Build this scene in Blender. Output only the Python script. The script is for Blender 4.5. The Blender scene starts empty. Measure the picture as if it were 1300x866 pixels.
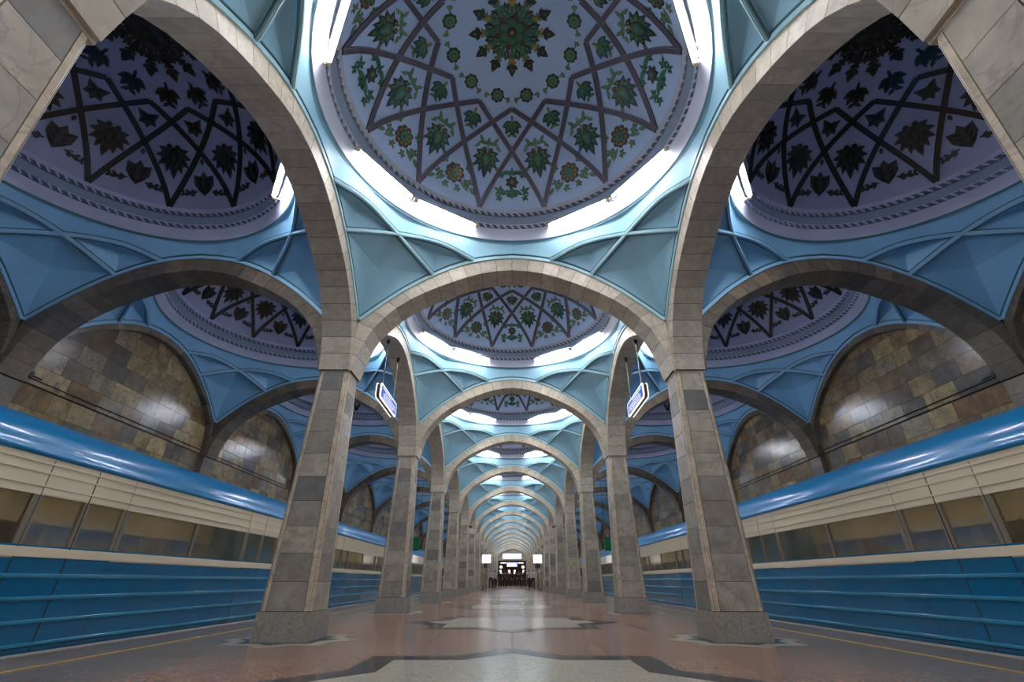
import bpy, bmesh, math, random
from math import sin, cos, pi, radians as R, sqrt, atan2
from mathutils import Vector, Matrix
random.seed(7)
SC = bpy.context.scene
COL = SC.collection

# ------------------------------------------------------------------ camera
cam_d = bpy.data.cameras.new('camera'); cam = bpy.data.objects.new('camera', cam_d); COL.objects.link(cam)
cam.location = (0, 0, 0.70)
cam.rotation_euler = (R(90 + 27.6), 0, 0)
cam_d.sensor_width = 36; cam_d.lens = 583 / 1300 * 36
cam_d.clip_start = 0.02; cam_d.clip_end = 400
SC.camera = cam
# ------------------------------------------------------------------ world, exposure
w = bpy.data.worlds.new('world'); SC.world = w; w.use_nodes = True
w.node_tree.nodes['Background'].inputs[0].default_value = (0.55, 0.6, 0.7, 1)
w.node_tree.nodes['Background'].inputs[1].default_value = 0.02
SC.view_settings.view_transform = 'Standard'; SC.view_settings.look = 'None'
SC.view_settings.gamma = 1; SC.view_settings.use_curve_mapping = False
SC.view_settings.exposure = 0.35
NAVE_LAMP = 78.0      # emission of the nave tubes
AISLE_LAMP = 170.0     # emission of the aisle tubes
CAR_LAMP = 6.0        # lamps inside the carriages

# ------------------------------------------------------------------ layout
B = 6.0; Y0 = 1.35; XC = 3.0; NB = 15            # bay size, first column line, arcade line, bays
KMIN = -3
SPR = 3.85                                       # springing
YEND = Y0 + B * NB
ORD = ['nearest', 'second', 'third', 'fourth', 'fifth', 'sixth', 'seventh', 'eighth', 'ninth', 'tenth',
       'eleventh', 'twelfth', 'thirteenth', 'fourteenth', 'fifteenth', 'sixteenth', 'seventeenth']

# ------------------------------------------------------------------ helpers
def smooth01(v): return v * v * (3 - 2 * v)

class MB:
    def __init__(s): s.v = []; s.f = []; s.m = []; s.sm = []
    def add(s, vs, fs, m=0, sm=False):
        o = len(s.v); s.v += [tuple(p) for p in vs]
        for f in fs: s.f.append(tuple(o + i for i in f)); s.m.append(m); s.sm.append(sm)
    def box(s, x0, x1, y0, y1, z0, z1, m=0):
        s.add([(x0,y0,z0),(x1,y0,z0),(x1,y1,z0),(x0,y1,z0),(x0,y0,z1),(x1,y0,z1),(x1,y1,z1),(x0,y1,z1)],
              [(0,3,2,1),(4,5,6,7),(0,1,5,4),(1,2,6,5),(2,3,7,6),(3,0,4,7)], m)
    def bbox(s, x0, x1, y0, y1, z0, z1, b=0.004, m=0):     # box with bevelled long edges on every side (26-face)
        X=(x0,x0+b,x1-b,x1); Y=(y0,y0+b,y1-b,y1); Z=(z0,z0+b,z1-b,z1)
        bm = bmesh.new(); r = bmesh.ops.create_cube(bm, size=1)
        for v in bm.verts:
            v.co = ((x0+x1)/2+v.co.x*(x1-x0), (y0+y1)/2+v.co.y*(y1-y0), (z0+z1)/2+v.co.z*(z1-z0))
        bmesh.ops.bevel(bm, geom=bm.edges[:], offset=b, segments=1, affect='EDGES')
        s.add([v.co[:] for v in bm.verts], [[v.index for v in f.verts] for f in bm.faces] if bm.verts.index_update() is None else [], m)
        bm.free()
    def hexa(s, p, m=0):                                   # 8 corners, bottom loop then top loop
        s.add(p, [(0,3,2,1),(4,5,6,7),(0,1,5,4),(1,2,6,5),(2,3,7,6),(3,0,4,7)], m)
    def prism(s, poly, z0, z1, m=0, tf=None):
        n = len(poly); tf = tf or (lambda p: p)
        s.add([tf((x,y,z0)) for x,y in poly] + [tf((x,y,z1)) for x,y in poly],
              [tuple(range(n))[::-1], tuple(range(n, 2*n))] + [(i,(i+1)%n,n+(i+1)%n,n+i) for i in range(n)], m)
    def tube(s, a, b, r, n=8, m=0, caps=True, sm=True):
        a = Vector(a); b = Vector(b); d = (b-a).normalized()
        u = d.orthogonal().normalized(); w_ = d.cross(u)
        vs = [a + r*(cos(2*pi*i/n)*u + sin(2*pi*i/n)*w_) for i in range(n)] + [b + r*(cos(2*pi*i/n)*u + sin(2*pi*i/n)*w_) for i in range(n)]
        s.add(vs, [(i,(i+1)%n,n+(i+1)%n,n+i) for i in range(n)], m, sm)
        if caps: s.add(vs, [tuple(range(n))[::-1], tuple(range(n,2*n))], m)
    def strip(s, path, half_w, half_t, ups, m=0):          # rectangular section swept along path, ups = normals
        n = len(path); vs = []
        for i, p in enumerate(path):
            p = Vector(p); t = (Vector(path[min(i+1,n-1)]) - Vector(path[max(i-1,0)])).normalized()
            up = Vector(ups[i]); up = (up - t*up.dot(t)).normalized(); sd = t.cross(up)
            vs += [p+sd*half_w+up*half_t, p-sd*half_w+up*half_t, p-sd*half_w-up*half_t, p+sd*half_w-up*half_t]
        fs = [(0,1,2,3), (4*n-1,4*n-2,4*n-3,4*n-4)]
        for i in range(n-1):
            for j in range(4):
                a = 4*i+j; b = 4*i+(j+1)%4; fs.append((b, a, a+4, b+4))
        s.add(vs, fs, m)
    def lathe(s, prof, n=48, m=0, a0=0, a1=2*pi, sm=True, flip=False):
        full = abs(a1-a0-2*pi) < 1e-6; k = len(prof); cnt = n if full else n+1
        vs = [(r*cos(a0+(a1-a0)*i/n), r*sin(a0+(a1-a0)*i/n), z) for i in range(cnt) for r, z in prof]
        fs = []
        for i in range(n):
            j = (i+1) % cnt
            for q in range(k-1):
                f = (i*k+q, j*k+q, j*k+q+1, i*k+q+1)
                fs.append(f[::-1] if flip else f)
        s.add(vs, fs, m, sm)
    def sphere(s, c, r, n=10, m=0):
        k = n//2
        s.lathe_at(c, [(r*sin(pi*i/k)+1e-4, r*cos(pi*i/k)) for i in range(k+1)], n, m)
    def lathe_at(s, c, prof, n=12, m=0):
        o = len(s.v); s.lathe(prof, n, m)
        for i in range(o, len(s.v)): x,y,z = s.v[i]; s.v[i] = (x+c[0], y+c[1], z+c[2])
    def join(s, o, tf=None, m=None):
        s.add([tf(p) if tf else p for p in o.v], [], 0)
        off = len(s.v) - len(o.v)
        for f, mm, sm in zip(o.f, o.m, o.sm): s.f.append(tuple(i+off for i in f)); s.m.append(mm if m is None else m); s.sm.append(sm)
    def mesh(s, name, mats):
        me = bpy.data.meshes.new(name); me.from_pydata(s.v, [], s.f)
        for mt in (mats if isinstance(mats, (list, tuple)) else [mats]): me.materials.append(mt)
        me.polygons.foreach_set('material_index', s.m); me.polygons.foreach_set('use_smooth', s.sm)
        me.update(); return me

def obj(name, me, parent=None, loc=None, rz=0, label=None, cat=None, group=None, kind=None):
    o = bpy.data.objects.new(name, me); COL.objects.link(o)
    if parent: o.parent = parent
    if loc: o.location = loc
    if rz: o.rotation_euler = (0, 0, rz)
    if label: o['label'] = label
    if cat: o['category'] = cat
    if group: o['group'] = group
    if kind: o['kind'] = kind
    return o
def thing(name, loc, label, cat, group=None, rz=0):
    return obj(name, None, None, loc, rz, label, cat, group)

# ------------------------------------------------------------------ materials
def mat(name, col, rough=0.5, metal=0, emit=None, estr=0, ramp=None, vein=None, noise=None, bump=None, spec=None, coat=0, rscale=1.0, constant=False):
    """procedural: ramp = colours picked per piece (random per object and per island); vein = (scale, colour, amount); noise=(scale, amount)"""
    m = bpy.data.materials.new(name); m.use_nodes = True; nt = m.node_tree; N = nt.nodes; L = nt.links
    b = N['Principled BSDF']; b.inputs['Roughness'].default_value = rough; b.inputs['Metallic'].default_value = metal
    if spec is not None: b.inputs['Specular IOR Level'].default_value = spec
    if coat: b.inputs['Coat Weight'].default_value = coat; b.inputs['Coat Roughness'].default_value = 0.06
    src = None
    rgb = N.new('ShaderNodeRGB'); rgb.outputs[0].default_value = (*col, 1); src = rgb.outputs[0]
    rnd = None
    if ramp:
        oi = N.new('ShaderNodeObjectInfo'); ge = N.new('ShaderNodeNewGeometry')
        ad = N.new('ShaderNodeMath'); ad.operation = 'ADD'; L.new(oi.outputs['Random'], ad.inputs[0]); L.new(ge.outputs['Random Per Island'], ad.inputs[1])
        fr = N.new('ShaderNodeMath'); fr.operation = 'FRACT'; L.new(ad.outputs[0], fr.inputs[0]); rnd = fr.outputs[0]
        cr = N.new('ShaderNodeValToRGB'); cr.color_ramp.interpolation = 'CONSTANT' if constant else 'LINEAR'
        e = cr.color_ramp.elements
        while len(e) < len(ramp): e.new(0.5)
        for i, c in enumerate(ramp): e[i].position = i / (len(ramp) if constant else len(ramp)-1); e[i].color = (*c, 1)
        L.new(rnd, cr.inputs[0]); src = cr.outputs[0]
    if noise or vein or bump:
        tc = N.new('ShaderNodeTexCoord'); vec = tc.outputs['Object']
        if rnd:
            cb = N.new('ShaderNodeVectorMath'); cb.operation = 'SCALE'; cb.inputs[0].default_value = (37, 53, 71); L.new(rnd, cb.inputs['Scale'])
            va = N.new('ShaderNodeVectorMath'); va.operation = 'ADD'; L.new(vec, va.inputs[0]); L.new(cb.outputs[0], va.inputs[1]); vec = va.outputs[0]
    def tex(scale, detail=5, dist=0):
        t = N.new('ShaderNodeTexNoise'); t.inputs['Scale'].default_value = scale; t.inputs['Detail'].default_value = detail
        t.inputs['Distortion'].default_value = dist; L.new(vec, t.inputs['Vector']); return t.outputs['Fac']
    def mix(a, bcol, fac, mode='MIX'):
        x = N.new('ShaderNodeMix'); x.data_type = 'RGBA'; x.blend_type = mode
        L.new(a, x.inputs['A'])
        if isinstance(bcol, tuple): x.inputs['B'].default_value = (*bcol, 1)
        else: L.new(bcol, x.inputs['B'])
        if isinstance(fac, float): x.inputs['Factor'].default_value = fac
        else: L.new(fac, x.inputs['Factor'])
        return x.outputs['Result']
    def rng(s, a, bb, lo, hi):
        r = N.new('ShaderNodeMapRange'); r.inputs[1].default_value = a; r.inputs[2].default_value = bb; r.inputs[3].default_value = lo; r.inputs[4].default_value = hi
        L.new(s, r.inputs[0]); return r.outputs[0]
    if noise:
        sc, am = noise
        n1 = tex(sc, 6); g = rng(n1, 0.3, 0.7, 1-am, 1+am)
        x = N.new('ShaderNodeVectorMath'); x.operation = 'SCALE'; L.new(src, x.inputs[0]); L.new(g, x.inputs['Scale']); src = x.outputs[0]
    if vein:
        sc, vc, am = vein
        n2 = tex(sc, 8, 1.6); a = N.new('ShaderNodeMath'); a.operation = 'SUBTRACT'; L.new(n2, a.inputs[0]); a.inputs[1].default_value = 0.5
        ab = N.new('ShaderNodeMath'); ab.operation = 'ABSOLUTE'; L.new(a.outputs[0], ab.inputs[0])
        src = mix(src, vc, rng(ab.outputs[0], 0.0, 0.035, am, 0.0))
    L.new(src, b.inputs['Base Color'])
    if bump:
        sc, st = bump; bn = N.new('ShaderNodeBump'); bn.inputs['Strength'].default_value = st; bn.inputs['Distance'].default_value = 0.01
        L.new(tex(sc, 4), bn.inputs['Height']); L.new(bn.outputs[0], b.inputs['Normal'])
    if emit: b.inputs['Emission Color'].default_value = (*emit, 1); b.inputs['Emission Strength'].default_value = estr
    return m

M = {}
M['slab'] = mat('grey_marble', (.3,.28,.25), .38, ramp=[(.38,.34,.285),(.31,.28,.24),(.43,.38,.31),(.35,.315,.265),(.20,.19,.175),(.44,.39,.315),(.29,.26,.22)], constant=True, vein=(1.7,(.14,.13,.12),.38), noise=(5,.22), bump=(60,.12))
M['strip'] = mat('beige_marble', (.60,.51,.385), .35, vein=(3,(.25,.2,.15),.5), noise=(6,.2))
M['plinth'] = mat('granite_plinth', (.33,.30,.26), .45, noise=(60,.3), vein=(3,(.12,.11,.1),.4))
M['arch'] = mat('arch_limestone', (.5,.45,.38), .42, ramp=[(.62,.56,.46),(.56,.50,.41),(.65,.59,.485),(.59,.53,.43),(.52,.465,.375)], constant=True, vein=(2.5,(.30,.26,.2),.35), noise=(7,.14))
M['arch_aisle'] = mat('arch_brown_marble', (.22,.19,.16), .34, ramp=[(.21,.16,.115),(.175,.135,.10),(.24,.185,.135),(.145,.115,.09),(.20,.15,.11)], constant=True, vein=(2.5,(.1,.08,.07),.5), noise=(6,.22))
M['joint'] = mat('joint_mortar', (.05,.045,.04), .9)
M['tile'] = mat('wall_marble_tile', (.3,.25,.2), .2, ramp=[(.31,.21,.105),(.38,.265,.125),(.20,.145,.09),(.15,.12,.09),(.33,.225,.115),(.26,.15,.072),(.42,.30,.15),(.235,.175,.11),(.30,.23,.145),(.17,.115,.075)], constant=True, vein=(2.6,(.09,.075,.06),.6), noise=(3.5,.35))
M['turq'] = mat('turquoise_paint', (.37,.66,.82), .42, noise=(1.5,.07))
M['turq_aisle'] = mat('turquoise_shaded_paint', (.27,.54,.80), .42, noise=(1.5,.10))  # turquoise made bluer and darker: dim aisle light put into the paint
M['turq_rib'] = mat('turquoise_rib_paint', (.47,.74,.83), .42)
M['rib_aisle'] = mat('turquoise_rib_shaded_paint', (.34,.60,.84), .42)  # rib paint likewise deepened for the dim aisle
M['line'] = mat('dark_teal_line', (.06,.17,.23), .5)  # thin dark strips beside ribs and trims and at the cornice edge
M['slate'] = mat('slate_blue_plaster', (.25,.31,.42), .5)
M['slate_dark'] = mat('dark_blue_plaster', (.10,.12,.18), .5)
M['ring'] = mat('lavender_plaster', (.55,.58,.70), .5, noise=(2,.05))
M['ring_aisle'] = mat('lavender_plaster_aisle', (.52,.52,.70), .5, noise=(2,.08))
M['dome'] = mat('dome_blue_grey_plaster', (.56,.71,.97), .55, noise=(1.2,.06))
M['dome_aisle'] = mat('dome_shaded_plaster', (.37,.37,.55), .5, noise=(1.2,.08))  # darker copy of the dome plaster, aisle shade painted in
M['rope'] = mat('rope_moulding_plaster', (.60,.62,.72), .5)
M['strap'] = mat('strapwork_purple', (.075,.055,.085), .35)
M['strap_edge'] = mat('strapwork_lilac', (.20,.17,.23), .4)
M['odark'] = mat('ornament_dark_green', (.012,.03,.034), .35)
M['ogreen'] = mat('ornament_green', (.035,.16,.085), .35, noise=(30,.3))
M['opale'] = mat('ornament_pale_green', (.13,.22,.12), .4, noise=(30,.3))
M['ogold'] = mat('ornament_gold', (.42,.24,.045), .35, metal=.4)
M['opurp'] = mat('ornament_purple_brown', (.055,.03,.04), .35)
M['oshaded'] = mat('ornament_shaded_dark', (.014,.012,.010), .28)  # aisle ornaments and straps near black: dim light painted into the colour
M['oshaded2'] = mat('ornament_shaded', (.02,.016,.013), .25)  # second tone of the shade-darkened aisle ornaments
M['floor'] = mat('red_brown_granite', (.2,.15,.13), .20, ramp=[(.27,.15,.105),(.235,.14,.105),(.30,.175,.125),(.25,.155,.12),(.285,.145,.095)], constant=True, spec=.28, noise=(28,.30), vein=(3.0,(.32,.25,.21),.35), bump=(25,.012))
M['floor_aisle'] = mat('grey_brown_granite', (.17,.14,.125), .24, ramp=[(.20,.145,.115),(.18,.135,.11),(.225,.165,.13),(.185,.145,.12)], constant=True, spec=.3, noise=(22,.35), vein=(3.0,(.28,.23,.2),.4), bump=(25,.02))
M['inlay_pale'] = mat('pale_granite_inlay', (.42,.385,.31), .19, spec=.3, noise=(40,.18), vein=(3,(.22,.2,.17),.3))
M['inlay_dark'] = mat('black_granite_inlay', (.04,.04,.044), .18, spec=.25, noise=(40,.3))
M['inlay_teal'] = mat('dark_teal_granite_inlay', (.025,.05,.06), .18, spec=.25, noise=(40,.3))
M['yellow'] = mat('yellow_line_paint', (.42,.28,.06), .5, noise=(30,.3))
M['concrete'] = mat('dark_concrete', (.05,.047,.045), .85, noise=(8,.3))
M['black'] = mat('black_rubber', (.012,.012,.013), .5)
M['steel'] = mat('brushed_steel', (.35,.34,.32), .3, metal=.9)
M['car_blue'] = mat('train_blue_enamel', (.001,.125,.27), .22, coat=.6, noise=(1.5,.06))
M['car_roof'] = mat('train_bright_blue_enamel', (.002,.20,.46), .3, coat=.35)
M['car_rib'] = mat('train_rib_highlight_blue', (.02,.26,.44), .18, coat=.5)  # lighter than the body: highlight along each rib painted in
M['car_cream'] = mat('train_cream_enamel', (.80,.71,.54), .2, coat=.5)
M['car_in'] = mat('carriage_interior_panel', (.42,.38,.29), .5)
M['seat'] = mat('seat_brown_vinyl', (.10,.06,.035), .5)
M['person_skin'] = mat('skin', (.42,.26,.19), .6)
M['hair'] = mat('hair_black', (.02,.016,.014), .6)
def emis(name, c, s):
    return mat(name, (.8,.8,.8), .5, emit=c, estr=s) if False else mat(name, tuple(q*.35 for q in c), .4, emit=c, estr=s)
M['tube'] = emis('nave_tube_light', (1,.985,1), NAVE_LAMP)
M['tube_aisle'] = emis('aisle_tube_light', (.90,.95,1), AISLE_LAMP)
M['car_lamp'] = emis('carriage_lamp', (1,.90,.72), CAR_LAMP)
M['socket'] = mat('lamp_socket_plastic', (.55,.48,.34), .5)
M['batten'] = mat('lamp_batten_enamel', (.20,.16,.12), .5)
M['sign_blue'] = emis('sign_blue_face', (.01,.09,.62), .6)
M['sign_white'] = emis('sign_lit_white', (1,.97,.92), .9)
M['sign_rim'] = mat('sign_dark_frame', (.06,.045,.035), .4)
M['exit_green'] = emis('exit_sign_green', (.0,.16,.06), .12)
M['panel_white'] = emis('lit_white_panel', (1,1,1), 1.6)
M['board'] = emis('lit_board', (.85,.87,.92), .75)
M['led'] = emis('led_display', (.45,.45,1.0), 1.6)
M['globe'] = emis('globe_lamp', (1,.95,.9), 2)
M['warm'] = mat('warm_timber_panel', (.22,.13,.07), .5)
# carriage glass: tinted and reflective
g = bpy.data.materials.new('carriage_glass'); g.use_nodes = True; nt = g.node_tree; nt.nodes.remove(nt.nodes['Principled BSDF'])
tr = nt.nodes.new('ShaderNodeBsdfTransparent'); tr.inputs[0].default_value = (.62,.58,.50,1)
gl = nt.nodes.new('ShaderNodeBsdfGlossy'); gl.inputs[0].default_value = (.9,.88,.84,1); gl.inputs[1].default_value = .12
mx = nt.nodes.new('ShaderNodeMixShader'); mx.inputs[0].default_value = .28
nt.links.new(tr.outputs[0], mx.inputs[1]); nt.links.new(gl.outputs[0], mx.inputs[2]); nt.links.new(mx.outputs[0], nt.nodes['Material Output'].inputs[0])
M['glass'] = g

# ================================================================== THE SHELL
# ---- floor: base slab, granite slabs, inlaid stars
def box_struct(name, x0,x1,y0,y1,z0,z1, m, **kw):
    b = MB(); b.box(x0,x1,y0,y1,z0,z1); return obj(name, b.mesh(name, m), kind='structure', **kw)
PE = 5.30
b = MB(); b.box(-PE, PE, -17, YEND+12, -.30, -.006); b.box(-PE, -PE+.25, -17, YEND+12, -1.1, -.3); b.box(PE-.25, PE, -17, YEND+12, -1.1, -.3)
floor = obj('floor', b.mesh('floor', M['joint']), kind='structure', label='polished red-brown granite platform floor with pale star inlays')
sx, sy = 1.06, 0.75
def slab_mesh(m):
    b = MB(); g_ = .0025
    b.box(-sx/2+g_, sx/2-g_, -sy/2+g_, sy/2-g_, -.006, 0); return b.mesh('floor_slab', m)
sm_n, sm_a = slab_mesh(M['floor']), slab_mesh(M['floor_aisle'])
rest_n, rest_a = MB(), MB(); cnt = 0
ny = int((YEND + 17) / sy)
for j in range(ny):
    y = -16.9 + sy*(j+.5)
    for i in range(10):
        x = (i-4.5)*sx; ais = abs(x) > 3.3
        if 3.2 < y < 24 and cnt < 290:
            obj('floor_slab', sm_a if ais else sm_n, floor, (x, y, 0)); cnt += 1
        else:
            (rest_a if ais else rest_n).box(x-sx/2+.0025, x+sx/2-.0025, y-sy/2+.0025, y+sy/2-.0025, -.006, 0)
obj('floor_slabs', rest_n.mesh('floor_slabs', M['floor']), floor, kind='stuff')
obj('floor_slabs', rest_a.mesh('floor_slabs', M['floor_aisle']), floor, kind='stuff')
def star(inr):
    pts = []
    ro = inr*sqrt(2); ri = inr / cos(pi/8)
    for i in range(16):
        a = i*pi/8; r_ = ro if i % 2 == 0 else inr/cos(pi/8)
        if i % 2: r_ = inr*sqrt(2)*cos(pi/4)/cos(pi/8)
        pts.append((r_*cos(a), r_*sin(a)))
    return pts
def star_band(r0, r1):                                     # 8 mitred pieces, each bends round one tip
    P0, P1 = star(r0), star(r1); out = []
    for i in range(0, 16, 2):
        idx = [(i-1) % 16, i, (i+1) % 16]
        out.append([P1[k] for k in idx] + [P0[k] for k in idx[::-1]])
    return out
def poly_mesh(name, poly, z1, m):
    b = MB(); b.prism(poly, -.004, z1); return b.mesh(name, m)
star_in = [poly_mesh('star_inlay_piece', [(0,0), star(1.18)[(2*i-1) % 16], star(1.18)[2*i], star(1.18)[(2*i+1) % 16]], .0025, M['inlay_pale']) for i in range(8)]
star_out = [poly_mesh('star_border_piece', p, .003, M['inlay_dark']) for p in star_band(1.185, 1.46)]
base_in = poly_mesh('column_inlay', star(.47), .003, M['inlay_teal'])
base_out = [poly_mesh('column_inlay_border', p, .0025, M['inlay_pale']) for p in star_band(.472, .64)]
for k in range(0, 8):
    yc = Y0 + B*(k+.5)
    for p in star_in: obj('star_inlay_piece', p, floor, (0, yc, 0))
    for p in star_out: obj('star_border_piece', p, floor, (0, yc, 0))
for k in range(0, 7):
    for s in (-1, 1):
        obj('column_inlay', base_in, floor, (s*XC, Y0+B*k, 0))
        for p in base_out: obj('column_inlay_border', p, floor, (s*XC, Y0+B*k, 0))
for s in (-1, 1):
    b = MB(); b.box(s*4.40-.025, s*4.40+.025, -16.5, YEND, -.004, .003)
    obj('safety_line', b.mesh('safety_line', M['yellow']), floor, label='thin yellow safety line along the platform edge')
    b = MB(); b.box(s*PE-.16*(s>0), s*PE+.16*(s<0), -16.5, YEND, -.004, .006)
    obj('platform_edge', b.mesh('platform_edge', M['plinth']), floor)
box_struct('wall_back', -9.4, 9.4, -17.3, -17.0, -1.3, 8, M['arch'], label='pale end wall behind the camera')
box_struct('trim_1', -9.4, -PE, -17, YEND+4, -1.3, -1.1, M['concrete'], label='dark concrete track bed beside the left wall')
box_struct('trim_2', PE, 9.4, -17, YEND+4, -1.3, -1.1, M['concrete'], label='dark concrete track bed beside the right wall')

# ---- arch profile (s = distance from the crown, z)
INT = [(0,5.93),(.3,5.905),(.6,5.85),(.85,5.765),(1.105,5.66),(1.5,5.485),(1.889,5.254),(2.144,5.05),(2.373,4.79),(2.506,4.59),(2.60,4.35),(2.668,4.09),(2.712,3.85)]
EXT = [(0,6.20),(.4,6.17),(.76,6.10),(1.138,5.965),(1.6,5.72),(2.0,5.45),(2.25,5.24),(2.507,5.015),(2.75,4.78)]
def resample(P, n):
    L = [0]
    for a, b_ in zip(P, P[1:]): L.append(L[-1] + math.dist(a, b_))
    out = []
    for i in range(n+1):
        t = L[-1]*i/n
        j = max(q for q in range(len(P)-1) if L[q] <= t+1e-9)
        u = (t-L[j])/(L[j+1]-L[j]); out.append(tuple(P[j][q]+(P[j+1][q]-P[j][q])*u for q in (0,1)))
    return out
def ze(s):
    s = abs(s)
    for (a, za), (b_, zb) in zip(EXT, EXT[1:]):
        if s <= b_+1e-9: return za+(zb-za)*(s-a)/(b_-a)
    return EXT[-1][1]
NV = 13
RI, RE_ = resample(INT, NV), resample(EXT+[(2.75,3.85)], NV)
RI0 = RI
def voussoir(i, side, d0, d1, RI=None):        # block i of one half; arch runs along local x, depth along local y
    RI = RI or RI0; g_ = .0038
    b = MB(); (s0,z0),(s1,z1) = RI[i], RI[i+1]; (S0,Z0),(S1,Z1) = RE_[i], RE_[i+1]
    def sh(a, c, t): return (a[0]+(c[0]-a[0])*t, a[1]+(c[1]-a[1])*t)
    L1 = math.dist(RI[i], RI[i+1]); L2 = math.dist(RE_[i], RE_[i+1])
    a = sh(RI[i], RI[i+1], g_/L1); c = sh(RI[i+1], RI[i], g_/L1); A = sh(RE_[i], RE_[i+1], g_/L2); C_ = sh(RE_[i+1], RE_[i], g_/L2)
    q = [a, c, C_, A]
    lo = [(side*p[0], d0, p[1]) for p in q]; hi = [(side*p[0], d1, p[1]) for p in q]
    b.hexa(lo+hi) if side > 0 else b.hexa(hi+lo)
    return b
def core(d0, d1, RI):                      # dark joint bed a little inside the blocks
    b = MB(); e = .006
    for side in (-1, 1):
        for i in range(NV):
            q = [(RI[i][0], RI[i][1]+e), (RI[i+1][0], RI[i+1][1]+e), (RE_[i+1][0], RE_[i+1][1]-e), (RE_[i][0], RE_[i][1]-e)]
            lo = [(side*p[0], d0+e, p[1]) for p in q]; hi = [(side*p[0], d1-e, p[1]) for p in q]
            b.hexa(lo+hi) if side > 0 else b.hexa(hi+lo)
    return b
class ArchKit:
    def __init__(s, mt, d0, d1, nm, RI=RI):
        s.parts = [voussoir(i, sd, d0, d1, RI) for sd in (-1,1) for i in range(NV)]
        s.meshes = [p.mesh('voussoir', mt) for p in s.parts]
        s.core = core(d0, d1, RI).mesh('arch_core', M['joint'])
        j = MB()
        for p in s.parts: j.join(p)
        s.whole = j.mesh(nm, mt)
    def place(s, name, loc, rz, near, label, group):
        if near:
            t = thing(name, loc, label, 'arch', group, rz)
            for me in s.meshes: obj('voussoir', me, t)
            obj('joint_bed', s.core, t)
        else:
            t = obj(name, s.whole, None, loc, rz, label, 'arch', group)
        return t
K_nave = ArchKit(M['arch'], -.25, .25, 'stone_arch')
K_aisle = ArchKit(M['arch_aisle'], -.25, .25, 'stone_arch')
RW = [(e[0]+(i_[0]-e[0])*.5, e[1]+(i_[1]-e[1])*.5) for i_, e in zip(RI, RE_)]
K_wall = ArchKit(M['arch_aisle'], 0, .15, 'stone_arch', RW)      # depth towards the wall
SIDE = {-1: 'left', 1: 'right'}
def nth(k): return ('camera-side', 'first hidden', 'second hidden')[-1-k] if k < 0 else ORD[k]
for k in range(0, NB+1):
    y = Y0+B*k+(.17 if k == 0 else 0)
    if k <= NB:
        K_nave.place('stone_arch', (0,y,0), 0, 1 <= k <= 3, 'pale stone arch spanning the nave between the %s pair of columns' % nth(k), 'arches across the nave')
    for s in (-1,1):
        K_aisle.place('stone_arch', (s*6,y,0), 0, 1 <= k <= 2, 'brown marble arch across the %s aisle at the %s column' % (SIDE[s], nth(k)), 'arches across the aisles')
for k in range(KMIN, NB):
    y = Y0+B*(k+.5)
    for s in (-1,1):
        K_nave.place('stone_arch', (s*XC,y+(.17 if k == -1 else 0),0), pi/2, 0 <= k <= 2, 'pale arcade arch on the %s between the %s column and the next' % (SIDE[s], nth(k)) if k >= 0 else 'pale arcade arch on the %s, %s behind the nearest column' % (SIDE[s], ORD[-k]), 'arcade arches along the nave')
        K_wall.place('stone_arch', (s*8.75,y,0), s*-pi/2 if s > 0 else pi/2, 0 <= k <= 2, 'brown marble wall arch on the %s wall in the %s bay' % (SIDE[s], nth(k)), 'blind arches on the track walls')

# ---- columns
PLZ = .338; NC = 10
def hw(z): return .352 - .102*z/SPR
def rot(p, q):
    for _ in range(q): p = (-p[1], p[0], p[2])
    return p
def quad_prism(b, zz, sec, q, m=0):   # sec(z) -> list of xy points; rotated q quarter turns
    lo = [rot((x,y,zz[0]), q) for x,y in sec(zz[0])]; hi = [rot((x,y,zz[1]), q) for x,y in sec(zz[1])]; n = len(lo)
    b.add(lo+hi, [tuple(range(n))[::-1], tuple(range(n,2*n))]+[(i,(i+1)%n,n+(i+1)%n,n+i) for i in range(n)], m)
CW = .085
col_slabs, col_strips = [], []
for c in range(NC):
    z0 = PLZ+.006+(SPR-PLZ-.006)*c/NC+.003; z1 = PLZ+.006+(SPR-PLZ-.006)*(c+1)/NC-.003
    for q in range(4):
        b = MB(); quad_prism(b, (z0,z1), lambda z: [(-hw(z)+CW+.006,-hw(z)),(hw(z)-CW-.006,-hw(z)),(hw(z)-CW-.006,-hw(z)+.03),(-hw(z)+CW+.006,-hw(z)+.03)], q)
        col_slabs.append(b)
for q in range(4):
    b = MB()
    quad_prism(b, (PLZ+.008, SPR-.03), lambda z: [(-hw(z)+CW-.002,-hw(z)+.002),(-hw(z)+CW-.002,-hw(z)+CW),(-hw(z)+.002+.0,-hw(z)+CW-.002),(-hw(z)+.002,-hw(z)+.045),(-hw(z)+.045,-hw(z)+.002)][::-1], q)
    col_strips.append(b)
plin = MB()
pl = .366
plin.add([(-pl,-pl,0),(pl,-pl,0),(pl,pl,0),(-pl,pl,0),(-.352,-.352,PLZ),(.352,-.352,PLZ),(.352,.352,PLZ),(-.352,.352,PLZ)], [(0,3,2,1),(4,5,6,7),(0,1,5,4),(1,2,6,5),(2,3,7,6),(3,0,4,7)])
ccore = MB(); quad_prism(ccore, (.05,SPR-.01), lambda z: [(-hw(z)+.022,-hw(z)+.012+.01),(hw(z)-.022,-hw(z)+.022),(hw(z)-.022,hw(z)-.022),(-hw(z)+.022,hw(z)-.022)], 0)
cap = MB(); cap.box(-.255,.255,-.255,.255,SPR-.028,SPR+.012)
piers = []
for i in range(4):
    z0 = SPR+.014+i*.29; b = MB(); b.box(-.2495,.2495,-.2495,.2495,z0,z0+.286); piers.append(b)
mS = [b.mesh('face_slab', M['slab']) for b in col_slabs]; mT = [b.mesh('corner_strip', M['strip']) for b in col_strips]
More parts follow.
